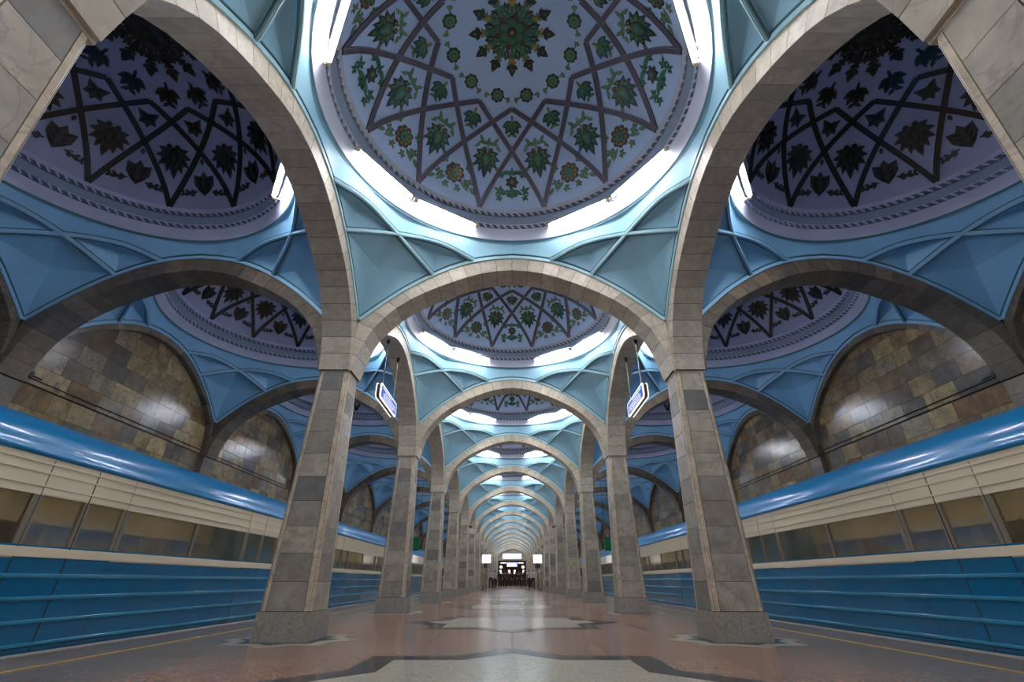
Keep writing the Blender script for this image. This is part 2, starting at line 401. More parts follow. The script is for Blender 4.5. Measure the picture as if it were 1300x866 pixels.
mP = plin.mesh('plinth', M['plinth']); mC = ccore.mesh('core', M['joint']); mCap = cap.mesh('capital', M['arch']); mPier = [b.mesh('impost_block', M['arch']) for b in piers]
whole = MB()
for b in col_slabs: whole.join(b, m=0)
for b in col_strips: whole.join(b, m=1)
whole.join(plin, m=2); whole.join(ccore, m=3); whole.join(cap, m=4)
for b in piers: whole.join(b, m=4)
mWhole = whole.mesh('column', [M['slab'], M['strip'], M['plinth'], M['joint'], M['arch']])
for k in range(0, NB+1):
    for s in (-1, 1):
        lab = 'tapered grey marble column in the %s row, %s from the camera' % (SIDE[s], ORD[k] if k else 'nearest')
        loc = (s*XC, Y0+B*k+(.17 if k == 0 else 0), 0)
        if k <= 3:
            t = thing('column', loc, lab, 'column', 'columns of the nave arcades')
            obj('plinth', mP, t); obj('joint_bed', mC, t); obj('capital', mCap, t)
            for me in mS: obj('face_slab', me, t)
            for me in mT: obj('corner_strip', me, t)
            for me in mPier: obj('impost_block', me, t)
        else:
            obj('column', mWhole, None, loc, 0, lab, 'column', 'columns of the nave arcades')

# ---- track walls with lunette tiles, pilasters, cables
WX = 8.92
tw, th = .62, .385
def tile_mesh(wd):
    b = MB(); g_ = .003
    b.box(-.02, 0, -wd/2+g_, wd/2-g_, -th/2+g_, th/2-g_); return b.mesh('wall_tile', M['tile'])
tfull = [tile_mesh(tw*f) for f in (1, .72, 1.25)]
for s in (-1, 1):
    b = MB(); b.box(min(s*WX, s*(WX+.3)), max(s*WX, s*(WX+.3)), -17, YEND+.5, -1.2, 7)
    wall = obj('wall_left' if s < 0 else 'wall_right', b.mesh('wall', M['joint']), kind='structure', label='%s track wall clad in brown and beige marble tiles under blind arches' % SIDE[s])
    rest = MB(); n = 0; rr = random.Random(11+s*0)
    r_ = 0; z = -1.1
    cells = []
    while z < 6.05:
        y = -16.5 - rr.random()*.4
        while y < YEND:
            v = rr.choice((0,0,0,1,2)); wd = tw*(1,.72,1.25)[v]
            cells.append((y+wd/2, z+th/2, wd, v)); y += wd
        z += th
    def inside(yc, zc):
        k = math.floor((yc-Y0)/B); sft = abs(yc-(Y0+B*(k+.5)))
        for (a,za),(b_,zb) in zip(INT, INT[1:]):
            if sft <= b_: return zc < za+(zb-za)*(sft-a)/(b_-a)+.4
        return sft < 2.85 and zc < 4.0
    vis = [c for c in cells if 6.5 < c[0] < 20 and c[1] > 2.35 and inside(c[0], c[1])]
    vis.sort(key=lambda c: c[0]); ids = set(map(id, vis[:295]))
    for c in cells:
        yc, zc, wd, v = c
        if id(c) in ids:
            o = obj('wall_tile', tfull[v], wall, (s*(WX-.0), yc, zc))
            if s < 0: o.rotation_euler = (0, 0, pi)
        else:
            x0, x1 = sorted((s*WX, s*(WX-.02)))
            rest.box(x0, x1, yc-wd/2+.003, yc+wd/2-.003, zc-th/2+.003, zc+th/2-.003)
    obj('wall_tiles', rest.mesh('wall_tiles', M['tile']), wall, kind='stuff')
    # pilasters carrying the aisle arches
    pb = []
    for i in range(16):
        z0 = -1.1+i*.36; z1 = min(z0+.355, 4.92)
        b = MB(); b.box(-.085,.085,-.2495,.2495,z0,z1); pb.append(b)
    pw = MB()
    for b in pb: pw.join(b)
    pwm = pw.mesh('wall_pilaster', M['arch_aisle']); pbm = [b.mesh('pilaster_block', M['arch_aisle']) for b in pb]
    for k in range(0, NB+1):
        lab = 'brown marble pilaster on the %s wall, %s from the camera' % (SIDE[s], ORD[k])
        if k <= 2:
            t = thing('wall_pilaster', (s*8.837, Y0+B*k, 0), lab, 'pilaster', 'pilasters on the track walls')
            for me in pbm: obj('pilaster_block', me, t)
        else: obj('wall_pilaster', pwm, None, (s*8.837, Y0+B*k, 0), 0, lab, 'pilaster', 'pilasters on the track walls')
    for z in (4.03, 3.93):
        b = MB(); b.tube((s*8.885, Y0+.3, z), (s*8.885, Y0+B*5, z-.03), .012, 6)
        obj('wall_cable', b.mesh('wall_cable', M['black']), label='%s of two thin black cables strung along the %s track wall' % ('upper' if z > 4 else 'lower', SIDE[s]), cat='cable')
    t = thing('cable_bracket', (s*8.74, Y0+B, 4.03), 'short black cable bracket on the %s wall pilaster' % SIDE[s], 'bracket')
    b = MB(); b.tube((0,-.25,.02),(0,.55,-.02),.018,6); obj('bar', b.mesh('bar', M['black']), t)
    b = MB(); b.box(-.02,.02,.3,.36,-.05,.05); obj('clamp', b.mesh('clamp', M['black']), t)

# ================================================================== VAULTS
DR, DZ, DA = 2.42, 7.10, 8.75
RS = (DR*DR+(DA-DZ)**2)/(2*(DA-DZ)); ZS = DA-RS
def on_dome(r, az, h=0.0):       # az from +y clockwise as seen in plan; h = relief towards the room
    z = sqrt(max(RS*RS-r*r, 0)); f = (RS-h)/RS
    return Vector((r*sin(az)*f, r*cos(az)*f, ZS+z*f))
dome = MB()
dome.lathe([(max(DR*sin(t*pi/2*1.0), .001), 0) for t in ()] or [((RS*sin(a)) if a > 0 else .001, ZS+RS*cos(a)) for a in [math.asin(DR/RS)*i/14 for i in range(15)]], 64)
# straps
def strap_r(az):                 # cubic through (-15,2.41) (0,1.80) (15,1.42) (30,1.20)
    X = (-15,0,15,30); Yv = (2.41,1.80,1.42,1.20); t = 0
    for i in range(4):
        l = Yv[i]
        for j in range(4):
            if j != i: l *= (az-X[j])/(X[i]-X[j])
        t += l
    return t
def make_strap():
    b = MB()
    for sgn in (1, -1):
        az = [-15+45*i/14 for i in range(15)]
        P = [on_dome(strap_r(a), R(sgn*(a-30)), .0) for a in az]
        up = [(Vector((0,0,ZS))-p).normalized() for p in P]
        b.strip([p+u*.012 for p, u in zip(P, up)], .043, .014, up, 0)
        for off in (-.036, .036, 0):
            Q = []
            for i, p in enumerate(P):
                t = (P[min(i+1,14)]-P[max(i-1,0)]).normalized(); sd = t.cross(up[i]); Q.append(p+sd*off+up[i]*.026)
            b.strip(Q, .007 if off else .004, .006, up, 1)
    return b
strap_b = make_strap()

# ornaments: list of (polygon, level, material) in a local plane, v towards the rim
def leaf(cx, cy, ln, wd, ang, n=6, bend=0.0):
    P = []
    for i in range(n+1):
        t = i/n; P.append((t*ln, wd*.5*sin(pi*t**.8) + bend*t*t))
    for i in range(n-1, 0, -1):
        t = i/n; P.append((t*ln, -wd*.5*sin(pi*t**.8) + bend*t*t))
    c, s = cos(ang), sin(ang)
    return [(cx+x*c-y*s, cy+x*s+y*c) for x, y in P]
def disc(cx, cy, r, n=10): return [(cx+r*cos(2*pi*i/n), cy+r*sin(2*pi*i/n)) for i in range(n)]
DK, GR, PA, GO, PU = 0, 1, 2, 3, 4
def two_leaf(L, cx, cy, ln, wd, ang, inner=GR, bend=0, lv=1):
    L.append((leaf(cx,cy,ln,wd,ang,bend=bend), lv, DK))
    L.append((leaf(cx+ln*.12*cos(ang),cy+ln*.12*sin(ang),ln*.68,wd*.52,ang,bend=bend*.6), lv+1, inner))
def sprig(L, cx, cy, sc, ang, m=PA):
    for da, ln in ((-.9,.8),(.9,.8),(0,1.0),(-1.7,.5),(1.7,.5)):
        L.append((leaf(cx,cy,ln*sc,.36*sc,ang+da,bend=.12*sc*(1 if da>0 else -1 if da<0 else 0)), 1, m))
        L.append((disc(cx+ln*sc*.55*cos(ang+da), cy+ln*sc*.55*sin(ang+da), .07*sc, 6), 2, DK))
def m_palmette(spr=True):
    L = []; d = pi/2
    for a, ln in ((2.15,.20),(1.55,.225),(1.0,.25),(.5,.27)):
        for s in (1,-1): two_leaf(L, 0, -.03, ln, .105, d+s*a, GR if a < 1.2 else PA, bend=-s*.03)
    two_leaf(L, 0, 0, .31, .11, d)
    L.append((leaf(0,-.13,.31,.19,d,8), 3, DK)); L.append((leaf(0,-.11,.25,.13,d,8), 4, GR)); L.append((leaf(0,-.04,.14,.055,d,6), 5, PA))
    for s in (1,-1): L.append((disc(s*.05,-.135,.036), 4, DK)); L.append((disc(s*.05,-.135,.016,7), 5, GO))
    L.append((disc(0,-.10,.022,7), 6, GO))
    for s in (1,-1):
        for q in range(3): L.append((disc(s*(.075+.02*q), .0+.055*q, .009, 5), 6, GO))
    if spr:
        L.append((leaf(0,-.15,.10,.03,-d), 1, PA))
        for s in (1,-1):
            L.append((leaf(0,-.22,.17,.06,-d+s*1.25,bend=s*.05), 1, PA)); L.append((leaf(s*.10,-.24,.11,.055,-d+s*.2,bend=s*.03), 1, PA))
            L.append((leaf(s*.14,-.22,.11,.055,d-s*.45,bend=-s*.03), 1, PA)); L.append((disc(s*.115,-.235,.02,6), 2, GR))
        L.append((leaf(0,-.22,.10,.06,-d), 1, PA))
        for s in (1,-1): L.append((leaf(s*.17,.10,.09,.06,d*.5 if s>0 else pi-d*.5), 1, PA))
    return L
def m_rose():
    L = []
    for i in range(9):
        a = 2*pi*i/9; L.append((disc(.115*cos(a), .115*sin(a), .045, 8), 1, PU))
    L.append((disc(0,0,.115,14), 2, GO))
    for i in range(9):
        a = 2*pi*(i+.5)/9; L.append((leaf(.04*cos(a),.04*sin(a),.075,.05,a,4), 3, PU))
    L.append((disc(0,0,.072,12), 4, GR)); L.append((disc(0,0,.026,8), 5, DK)); L.append((disc(0,0,.012,6), 6, GO))
    for s in (1,-1):
        sprig(L, s*.235, .06, .13, pi/2-s*.35); sprig(L, s*.20, -.12, .11, -pi/2+s*.5)
        L.append((leaf(s*.12,.10,.20,.06,pi/2-s*1.15,bend=s*.04), 1, PA)); sprig(L, s*.12, .20, .10, pi/2+s*.9)
        L.append((leaf(s*.30,.14,.15,.06,pi/2-s*.9), 1, PA))
    return L
def m_rose2():
    L = []
    for i in range(7):
        a = 2*pi*i/7; L.append((leaf(0,0,.115,.075,a,5), 1, DK))
    L.append((disc(0,0,.07,10), 2, PU)); L.append((disc(0,0,.04,8), 3, GR)); L.append((disc(0,0,.018,6), 4, GO))
    sprig(L, 0, -.13, .11, -pi/2, GR)
    for s in (1,-1):
        L.append((leaf(0,-.14,.20,.07,-pi/2+s*1.3,bend=s*.06), 1, GR)); sprig(L, s*.16, -.12, .09, -pi/2+s*2.2, GR)
        L.append((leaf(s*.03,.12,.18,.07,pi/2-s*.9,bend=-s*.03), 1, GR)); sprig(L, s*.19, .15, .13, -pi/2+s*1.0, GR); sprig(L, s*.2, .24, .10, pi/2-s*.9, GR)
        L.append((disc(s*.05,.20,.045,8), 1, GR)); L.append((disc(s*.05,.20,.02,6), 2, DK))
    L.append((leaf(0,.08,.20,.08,pi/2), 1, GR))
    return L
def m_tulip():
    L = []; d = pi/2
    for a, ln in ((1.25,.17),(.65,.20),(0,.21)):
        for s in ((1,-1) if a else (1,)): two_leaf(L, 0, -.06, ln, .10, d+s*a, GR, bend=-s*.02)
    L.append((leaf(0,-.09,.15,.07,d,6), 4, GR)); L.append((disc(0,-.09,.022,7), 5, GO)); L.append((disc(.04,-.03,.012,5), 5, GO)); L.append((disc(-.04,-.03,.012,5), 5, GO))
    for s in (1,-1): L.append((leaf(0,.10,.10,.05,d-s*1.0), 1, PA))
    L.append((leaf(0,-.10,.07,.04,-d), 1, PA))
    return L
def m_roundel():
    L = []
    for i in range(8):
        a = 2*pi*i/8; L.append((disc(.07*cos(a), .07*sin(a), .036, 7), 1, DK))
    L.append((disc(0,0,.07,10), 2, PA)); L.append((disc(0,0,.045,8), 3, GR)); L.append((disc(0,0,.018,6), 4, GO))
    for s in (1,-1):
        L.append((leaf(s*.10,.02,.10,.03,0 if s>0 else pi), 1, PA))
        for a in (-.8,0,.8): L.append((leaf(s*.15,.03,.06,.035,(0 if s>0 else pi)+a,4), 1, PA))
    return L
def m_rosette():
    L = []
    for i in range(12):
        a = 2*pi*i/12; c, s = cos(a), sin(a)
        L.append((leaf(.16*c,.16*s,.36,.075,a), 1, GR)); 
        for da in (-1.2,1.2): L.append((leaf(.40*c,.40*s,.07,.045,a+da,4), 2, GO if i%3==0 else PA)); L.append((leaf(.30*c,.30*s,.10,.05,a+da*.6,4), 1, GR))
        L.append((leaf(.42*c,.42*s,.20,.11,a,6), 2, DK)); L.append((disc(.37*c,.37*s,.035,7), 3, GO if i%2 else PA))
        for da in (-1.1,1.1): L.append((leaf(.46*c,.46*s,.10,.07,a+da,4), 2, DK))
        L.append((disc(.52*c,.52*s,.013,5), 3, GO))
        a2 = a+pi/12; c2, s2 = cos(a2), sin(a2)
        L.append((leaf(.24*c2,.24*s2,.16,.075,a2,6), 3, DK)); L.append((leaf(.27*c2,.27*s2,.09,.03,a2,5), 4, PA))
        L.append((leaf(.14*c2,.14*s2,.14,.08,a2,5), 2, PU if i%2 else GR))
    L.append((disc(0,0,.19,16), 3, GR))
    for i in range(6):
        a = 2*pi*(i+.5)/6; L.append((disc(.125*cos(a),.125*sin(a),.078,10), 4, PU)); L.append((disc(.118*cos(a),.118*sin(a),.06,10), 5, GR))
    L.append((disc(0,0,.07,10), 6, DK)); L.append((disc(0,0,.03,8), 7, GO))
    return L
def m_shield():
    L = []
    L.append(([(-.14,-.10),(-.05,-.075),(0,-.15),(.05,-.075),(.14,-.10),(.135,.04),(.07,.13),(0,.20),(-.07,.13),(-.135,.04)], 1, DK))
    for i in range(3):
        for s in (1,-1): L.append((leaf(0,.16-.07*i,.14,.05,-pi/2+s*.8,5), 2+i%2, GR))
    L.append((leaf(0,.12,.2,.06,-pi/2,6), 4, DK))
    for s in (1,-1):
        L.append((leaf(s*.09,.13,.26,.05,pi/2-s*1.35), 1, DK))
        for q in (.14,.22,.28):
            for a in (-.8,.8): L.append((leaf(s*q,.15,.07,.045,(0 if s>0 else pi)+a,4), 1, DK))
    L.append((leaf(0,-.32,.09,.05,pi/2,5), 1, DK)); L.append((leaf(.01,-.33,.06,.03,-.3,4), 1, DK))
    return L
def m_bat():
    L = [([(-.12,-.09),(0,-.05),(.12,-.09),(.085,.02),(.10,.09),(.035,.085),(0,.14),(-.035,.085),(-.10,.09),(-.085,.02)], 1, DK)]
    for a in (.6,-.6,2.5,-2.5): L.append((leaf(0,0,.09,.04,a,4), 2, GR))
    return L
MS = 1.2
def build_motif(L, r, az, MS=1.2):        # onto the sphere round (r, az)
    b = MB(); c = on_dome(r, az); nrm = (c-Vector((0,0,ZS))).normalized()
    rad = Vector((sin(az), cos(az), 0)); tang = Vector((cos(az), -sin(az), 0))
    down = (rad - nrm*rad.dot(nrm)); down = down.normalized() if down.length > 1e-4 else Vector((0,1,0))
    if r < .01: tang, down, nrm = Vector((1,0,0)), Vector((0,1,0)), Vector((0,0,1))
    cen = Vector((0,0,ZS))
    for poly, lv, m in L:
        n = len(poly); top = []; bot = []
        for u, v in poly:
            u *= MS; v *= MS
            dvec = (c + tang*u + down*v - cen).normalized()
            top.append(cen+dvec*(RS-.004-.007*lv)); bot.append(cen+dvec*(RS+.002))
        ax = sum(poly[i][0]*poly[(i+1)%n][1]-poly[(i+1)%n][0]*poly[i][1] for i in range(n))
        b.add(top+bot, [tuple(range(n))] + [(i,n+i,n+(i+1)%n,(i+1)%n) for i in range(n)], m)
    return b
OM = [M['odark'],M['ogreen'],M['opale'],M['ogold'],M['opurp']]
BM_ = [M['oshaded'],M['oshaded2'],M['oshaded'],M['oshaded2'],M['oshaded']]
MOT_N = [('palmette', m_palmette(), 1.92, [R(15+30*i) for i in range(12)]),
         ('rose_ornament', m_rose(), 2.18, [R(30*i) for i in range(12) if i % 3]),
         ('floral_ornament', m_rose2(), 2.16, [R(90*i) for i in range(4)]),
         ('tulip_ornament', m_tulip(), 1.46, [R(30*i) for i in range(12)]),
         ('roundel', m_roundel(), 1.02, [R(15+30*i) for i in range(12)]),
         ('rosette', m_rosette(), 0.0, [0])]
MOT_A = [('palmette', m_palmette(False), 1.90, [R(15+30*i) for i in range(12)]),
         ('shield_ornament', m_shield(), 2.16, [R(30*i) for i in range(12)]),
         ('leaf_ornament', m_bat(), 1.46, [R(30*i) for i in range(12)]),
         ('bud_ornament', m_tulip(), 1.02, [R(15+30*i) for i in range(12)]),
         ('rosette', m_rosette(), 0.0, [0])]
def motif_kit(MOT, mats, ms=1.2):
    out = []; joined = MB()
    for nm, L, r, azs in MOT:
        b = build_motif(L, r, 0.0, ms); me = b.mesh(nm, mats); out.append((nm, me, azs))
        for a in azs:
            Rm = Matrix.Rotation(-a, 3, 'Z'); joined.join(b, tf=lambda p: tuple(Rm @ Vector(p)))
    return out, joined
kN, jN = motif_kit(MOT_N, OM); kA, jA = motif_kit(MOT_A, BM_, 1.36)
strap_me = strap_b.mesh('strap', [M['strap'], M['strap_edge']]); strap_me_a = strap_b.mesh('strap', [M['oshaded'], M['oshaded2']])
for j in (jN, jA):
    for i in range(12):
        Rm = Matrix.Rotation(-R(30*i), 3, 'Z'); j.join(MB.__new__(MB) if False else (lambda q: q)(type('q',(),{'v':strap_b.v,'f':strap_b.f,'m':[5 if x==0 else 6 for x in strap_b.m],'sm':strap_b.sm})), tf=lambda p: tuple(Rm @ Vector(p)))
jN_me = jN.mesh('ornament', OM+[M['strap'],M['strap_edge']]); jA_me = jA.mesh('ornament', BM_+[M['oshaded'],M['oshaded2']])

# cornice ring
RG = 2.70; ZR = 6.54
corn = MB(); corn.lathe([(2.405,7.125),(2.425,7.085),(2.46,7.075),(2.47,6.985),(2.455,6.975),(2.475,6.955),(2.525,6.865),(2.53,6.855),(2.555,6.85),(2.575,6.775),(2.56,6.765),(2.58,6.75),(2.62,6.67),(2.68,6.585),(2.675,6.575),(RG,6.565),(RG,ZR)], 72)
for i in range(len(corn.f)):
    q = i % 16; corn.m[i] = 2 if q in (2, 8) else 1 if 3 <= q <= 6 else 3 if q in (13, 14, 15) else 0
def rope(r, z, tilt, n, sc):
    b = MB()
    for i in range(n):
        a = 2*pi*i/n; c = Vector((r*cos(a), r*sin(a), z)); t = Vector((-sin(a), cos(a), 0)); inn = Vector((-cos(a), -sin(a), -.35)).normalized(); upv = t.cross(inn)
        d = (t*.75+upv*.65).normalized(); e = inn.cross(d)
        p = []
        for ss in (-1, 1):
            for x, yy in ((-1,-1),(1,-1),(1,1),(-1,1)): p.append(c + inn*.006 + d*(x*sc*1.3) + e*(yy*sc*.36) + inn*(ss*sc*.5))
        b.hexa(p)
    return b
rope1 = rope(2.452, 7.03, 0, 120, .036); rope2 = rope(2.556, 6.812, 0, 120, .036)
mRope = [rope1.mesh('rope_moulding', M['rope']), rope2.mesh('rope_moulding', M['rope'])]
mRopeA = [rope1.mesh('rope_moulding', M['ring_aisle']), rope2.mesh('rope_moulding', M['ring_aisle'])]

# pendentive of corner (+,+)
def ey(s): return Vector((s, 2.75, ze(s)+.055))
def ex(s): return Vector((2.75, s, ze(s)+.055))
def catmull(P, per=6):
    Q = [P[0]*2-P[1]]+P+[P[-1]*2-P[-2]]; out = []
    for i in range(1, len(Q)-2):
        for j in range(per):
            t = j/per; p0,p1,p2,p3 = Q[i-1:i+3]
            out.append(.5*((2*p1)+(-p0+p2)*t+(2*p0-5*p1+4*p2-p3)*t*t+(-p0+3*p1-3*p2+p3)*t**3))
    out.append(P[-1]); return out
sw = lambda p: Vector((p[1], p[0], p[2]))
QS, BS = .74, 1.50
P_ = Vector((2.06, 2.06, 6.215))
ribQA = catmull([ey(QS), Vector((1.34,2.44,6.31)), P_, ex(BS)], 6)     # Q -> P -> A
iP = 12
ribQB = [sw(p) for p in ribQA]
def arc(f, a, b_, n): return [f(a+(b_-a)*i/n) for i in range(n+1)]
def fan(segs, apex, border=.05):
    """recessed facetted panel: each seg is one facet; all meet at the apex; smooth along a facet"""
    b = MB()
    for seg in segs:
        n = len(seg); K = 4
        vs = []
        for j in range(K+1):
            u = j/K
            for p in seg:
                q = p.lerp(apex, u); bow = .035*sin(pi*u); vs.append(q + OUT*bow)
        fs = []
        for j in range(K):
            for i in range(n-1):
                a = j*n+i; fs.append((a, a+1, a+n+1, a+n))
        b.add(vs, fs, 0, True)
    return b
OUT = Vector((.45,.45,.5)).normalized()
big = fan([arc(ex,2.75,BS,8), ribQA[iP:][::-1], ribQB[iP:], arc(ey,BS,2.75,8)], Vector((2.36,2.36,5.66))+OUT*.20)
OUT = Vector((.0,.5,.6)).normalized()
sm1 = fan([arc(ey,QS,BS,6), ribQB[iP:][::-1], ribQA[:iP+1][::-1]], Vector((1.50,2.56,6.12))+OUT*.12)
sm2 = MB(); sm2.add([(p[1],p[0],p[2]) for p in sm1.v], [f[::-1] for f in sm1.f], 0, True)
ribs = []
ctr = Vector((0,0,5.0))
for pth in (ribQA, ribQB):
    b = MB(); up = [(ctr-p).normalized() for p in pth]; b.strip(pth, .032, .035, up); b2 = MB()
    b.strip([p+u*.035 for p, u in zip(pth, up)], .016, .014, up)
    n = len(pth)
    for off in (-.047, .047):
        Q = [p + ((pth[min(i+1,n-1)]-pth[max(i-1,0)]).normalized().cross(up[i]))*off + up[i]*.004 for i, p in enumerate(pth)]
        b.strip(Q, .009, .012, up, 1)
    ribs.append(b)
def trim(f, sgn):
    b = MB(); nrm = Vector((0,-1,0)) if sgn == 0 else Vector((-1,0,0))
    pts = arc(f, -.0, 2.72, 16); upv = [nrm]*17
    off = [p + nrm*.008 - Vector((0,0,.024)) for p in pts]
    b.strip(off, .030, .014, upv); b.strip([p+Vector((0,0,.062)) for p in off], .009, .02, upv, 1); return b
trims = [trim(ey,0), trim(ex,1)]
def rtop(az):                       # az 0..90 deg, bulges at 0, 45, 90
    d = abs(((az) % 45)-22.5)/22.5; return 2.708+.042*d**1.6
band = MB(); soff = MB()
lowp = arc(ey,0,QS,5)[:-1] + ribQA[:iP+1] + ribQB[:iP][::-1] + arc(ex,QS,0,5)[1:]
n = len(lowp); vs = []; so = []
for p in lowp:
    az = math.degrees(atan2(p.x, p.y)); az = min(max(az,0),90); rt = rtop(az); a = R(az)
    tp = Vector((rt*sin(a), rt*cos(a), ZR-.012)); md = p.lerp(tp, .5) + Vector((sin(a),cos(a),.6)).normalized()*.02
    vs.append((p, md, tp)); so += [tp, Vector((RG*sin(a), RG*cos(a), ZR+.006))]
band.add([q for t in vs for q in t], [f for i in range(n-1) for f in ((3*i,3*i+3,3*i+4,3*i+1),(3*i+1,3*i+4,3*i+5,3*i+2))], 0, True)
soff.add(so, [(2*i,2*i+2,2*i+3,2*i+1) for i in range(n-1)], 0, True)
band.join(soff)
def vault_kit(paint, ribm, ringm, domem, ropes):
    k = {}
    k['band'] = band.mesh('pendentive', paint); k['panels'] = [x.mesh('panel', paint) for x in (big, sm1, sm2)]
    k['ribs'] = [x.mesh('rib', [ribm, M['line']]) for x in ribs]; k['trims'] = [x.mesh('edge_trim', [ribm, M['line']]) for x in trims]
    k['corn'] = corn.mesh('cornice', [ringm, M['slate'], M['slate_dark'], M['line']]); k['dome'] = dome.mesh('dome_shell', domem); k['ropes'] = ropes
    j = MB()
    for q in range(4):
        tf = lambda p: rot(p, q)
        for x in [band, big, sm1, sm2]: j.join(x, tf, 0)
        for x in ribs+trims: x2 = MB(); x2.v = x.v; x2.f = x.f; x2.sm = x.sm; x2.m = [q_+1 for q_ in x.m]; j.join(x2, tf)
    k['all'] = j.mesh('pendentives', [paint, ribm, M['line']]); return k
VN = vault_kit(M['turq'], M['turq_rib'], M['ring'], M['dome'], mRope)
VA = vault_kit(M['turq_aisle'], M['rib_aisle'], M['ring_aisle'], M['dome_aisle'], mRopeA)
def vault(x, y, kit, mk, jme, smesh, near, label, group):
    t = thing('domed_vault', (x, y, 0), label, 'vault', group)
    d = obj('dome_shell', kit['dome'], t)
    c = obj('cornice', kit['corn'], t)
    for r_ in kit['ropes']: obj('rope_moulding', r_, c, kind='stuff')
    if near:
        for q in range(4):
            p = obj('pendentive', kit['band'], t, rz=q*pi/2)
            for me in kit['panels']: obj('panel', me, p)
            for me in kit['ribs']: obj('rib', me, p)
            for me in kit['trims']: obj('edge_trim', me, p)
        for i in range(12): obj('strap', smesh, d, rz=-R(30*i))
        for nm, me, azs in mk:
            for a in azs: obj(nm, me, d, rz=-a)
    else:
        obj('pendentives', kit['all'], t)
        obj('ornament', jme, d, kind='stuff')
    return t
for k in range(KMIN, NB):
    y = Y0+B*(k+.5)
    pos = '%s bay behind the first columns' % ORD[-k] if k < 0 else ('nearest the camera' if k == 0 else '%s from the camera' % ORD[k])
    vault(0, y, VN, kN, jN_me, strap_me, 0 <= k <= 2, 'turquoise vault with green floral dome over the nave, %s' % pos, 'domed vaults over the nave')
    for s in (-1, 1):
        vault(s*6, y, VA, kA, jA_me, strap_me_a, 0 <= k <= 1, 'shade-tinted blue vault with darkened patterned dome, %s aisle, %s' % (SIDE[s], pos), 'domed vaults over the aisles')

# ---- fluorescent tubes on the cornices
def lamp_meshes(p0, p1, mt):
    a, c = Vector(p0), Vector(p1); d = (c-a).normalized()
    t = MB(); t.tube(a+d*.03, c-d*.03, .019, 10)
    inw = -((a+c)/2*Vector((1,1,0))); inw = (inw - d*inw.dot(d)).normalized(); upz = Vector((0,0,1)); bt = MB()
    sec = [inw*-.05+upz*.075, inw*-.035+upz*.058, inw*.012+upz*.036, inw*.044+upz*-.002, inw*.050+upz*.004, inw*.016+upz*.045, inw*-.03+upz*.075]
    n = len(sec); bt.add([a+q for q in sec]+[c+q for q in sec], [tuple(range(n))[::-1], tuple(range(n,2*n))]+[(i,(i+1)%n,n+(i+1)%n,n+i) for i in range(n)])
    e1, e2 = MB(), MB()
    for e, q, sg in ((e1, a, 1), (e2, c, -1)):
        e.tube(q, q+d*.045*sg, .026, 8); out = Vector((q.x, q.y, 0)).normalized()
        e.box(q.x-.02, q.x+.02, q.y-.02, q.y+.02, q.z-.03, q.z+.03); e.tube(q, q+out*.09+Vector((0,0,.02)), .012, 6)
    return t.mesh('tube', mt), e1.mesh('socket', M['socket']), e2.mesh('socket', M['socket']), bt.mesh('batten', M['batten'])
TZ = 6.745
def tube_pos(a0, a1, r0=2.455, r1=2.53):
    return (r0*sin(R(a0)), r0*cos(R(a0)), TZ), (r1*sin(R(a1)), r1*cos(R(a1)), TZ)
tubes_n = []
for q, nm in enumerate(('far right', 'near right', 'near left', 'far left')):
    c0 = 45+90*q
    tubes_n.append((lamp_meshes(*tube_pos(c0-.8, c0-29.5), M['tube']), nm, 'end' if q in (0,2) else 'side', c0-20))
    tubes_n.append((lamp_meshes(*tube_pos(c0+.8, c0+29.5), M['tube']), nm, 'side' if q in (0,2) else 'end', c0+20))
def lamp(x, y, ms, label, group):
    t = thing('fluorescent_lamp', (x, y, 0), label, 'lamp', group)
    obj('tube', ms[0], t); obj('socket', ms[1], t); obj('socket', ms[2], t); obj('batten', ms[3], t)
for k in range(KMIN, NB):
    y = Y0+B*(k+.5)
    for ms, nm, es, _ in tubes_n:
        dn = '%s hidden nave dome' % ORD[-k-1] if k < 0 else '%s nave dome' % ORD[k]
        lamp(0, y, ms, 'lit tube on the %s rim of the %s, %s of two' % (nm, dn, 'inner' if es == 'end' else 'outer'), 'fluorescent tubes of the nave')
tubes_a = {}
for s in (-1, 1):
    tubes_a[s] = [(lamp_meshes(*[(-s*abs(p[0]), p[1], p[2]) for p in tube_pos(46, 73)], M['tube_aisle']), 'far'),
                  (lamp_meshes(*[(-s*abs(p[0]), -p[1], p[2]) for p in tube_pos(46, 73)], M['tube_aisle']), 'near')]
    for k in range(KMIN, NB):
        for ms, nm in tubes_a[s]:
            lamp(s*6, Y0+B*(k+.5), ms, 'lit fluorescent tube at the nave-side %s rim of the %s %s aisle dome' % (nm, nth(k), SIDE[s]), 'fluorescent tubes of the aisles')

# ================================================================== TRAINS
CL = 18.9; CG = .35
XS = 1.32                                   # half width; +x side faces the platform
prof = [(XS,-.9),(XS,-.04)]
roofp = [(XS,1.97),(XS+.02,1.985),(XS+.02,2.03),(XS-.015,2.05),(XS-.03,2.12),(XS-.08,2.22),(XS-.19,2.345),(XS-.40,2.465),(XS-.75,2.555),(0,2.60)]
roofp += [(-x,z) for x, z in roofp[-2::-1]]
def extrude_open(b, pr, y0, y1, m=0, sm=True):
    n = len(pr); b.add([(x,y0,z) for x,z in pr]+[(x,y1,z) for x,z in pr], [(i,n+i,n+i+1,i+1) for i in range(n-1)], m, sm)
doors = [-7.0,-2.35,2.35,7.0]; dw = .66
wins = []
edges = [-CL/2+.25]
for d in doors: edges += [d-dw-.05, d+dw+.05]
edges.append(CL/2-.25)
for a, c in zip(edges[0::2], edges[1::2]):
    nwin = max(1, round((c-a)/1.35)); w_ = (c-a)/nwin
    if c-a < .7: continue
    for i in range(nwin): wins.append((a+w_*i+.025, a+w_*(i+1)-.025))
dpanes = []
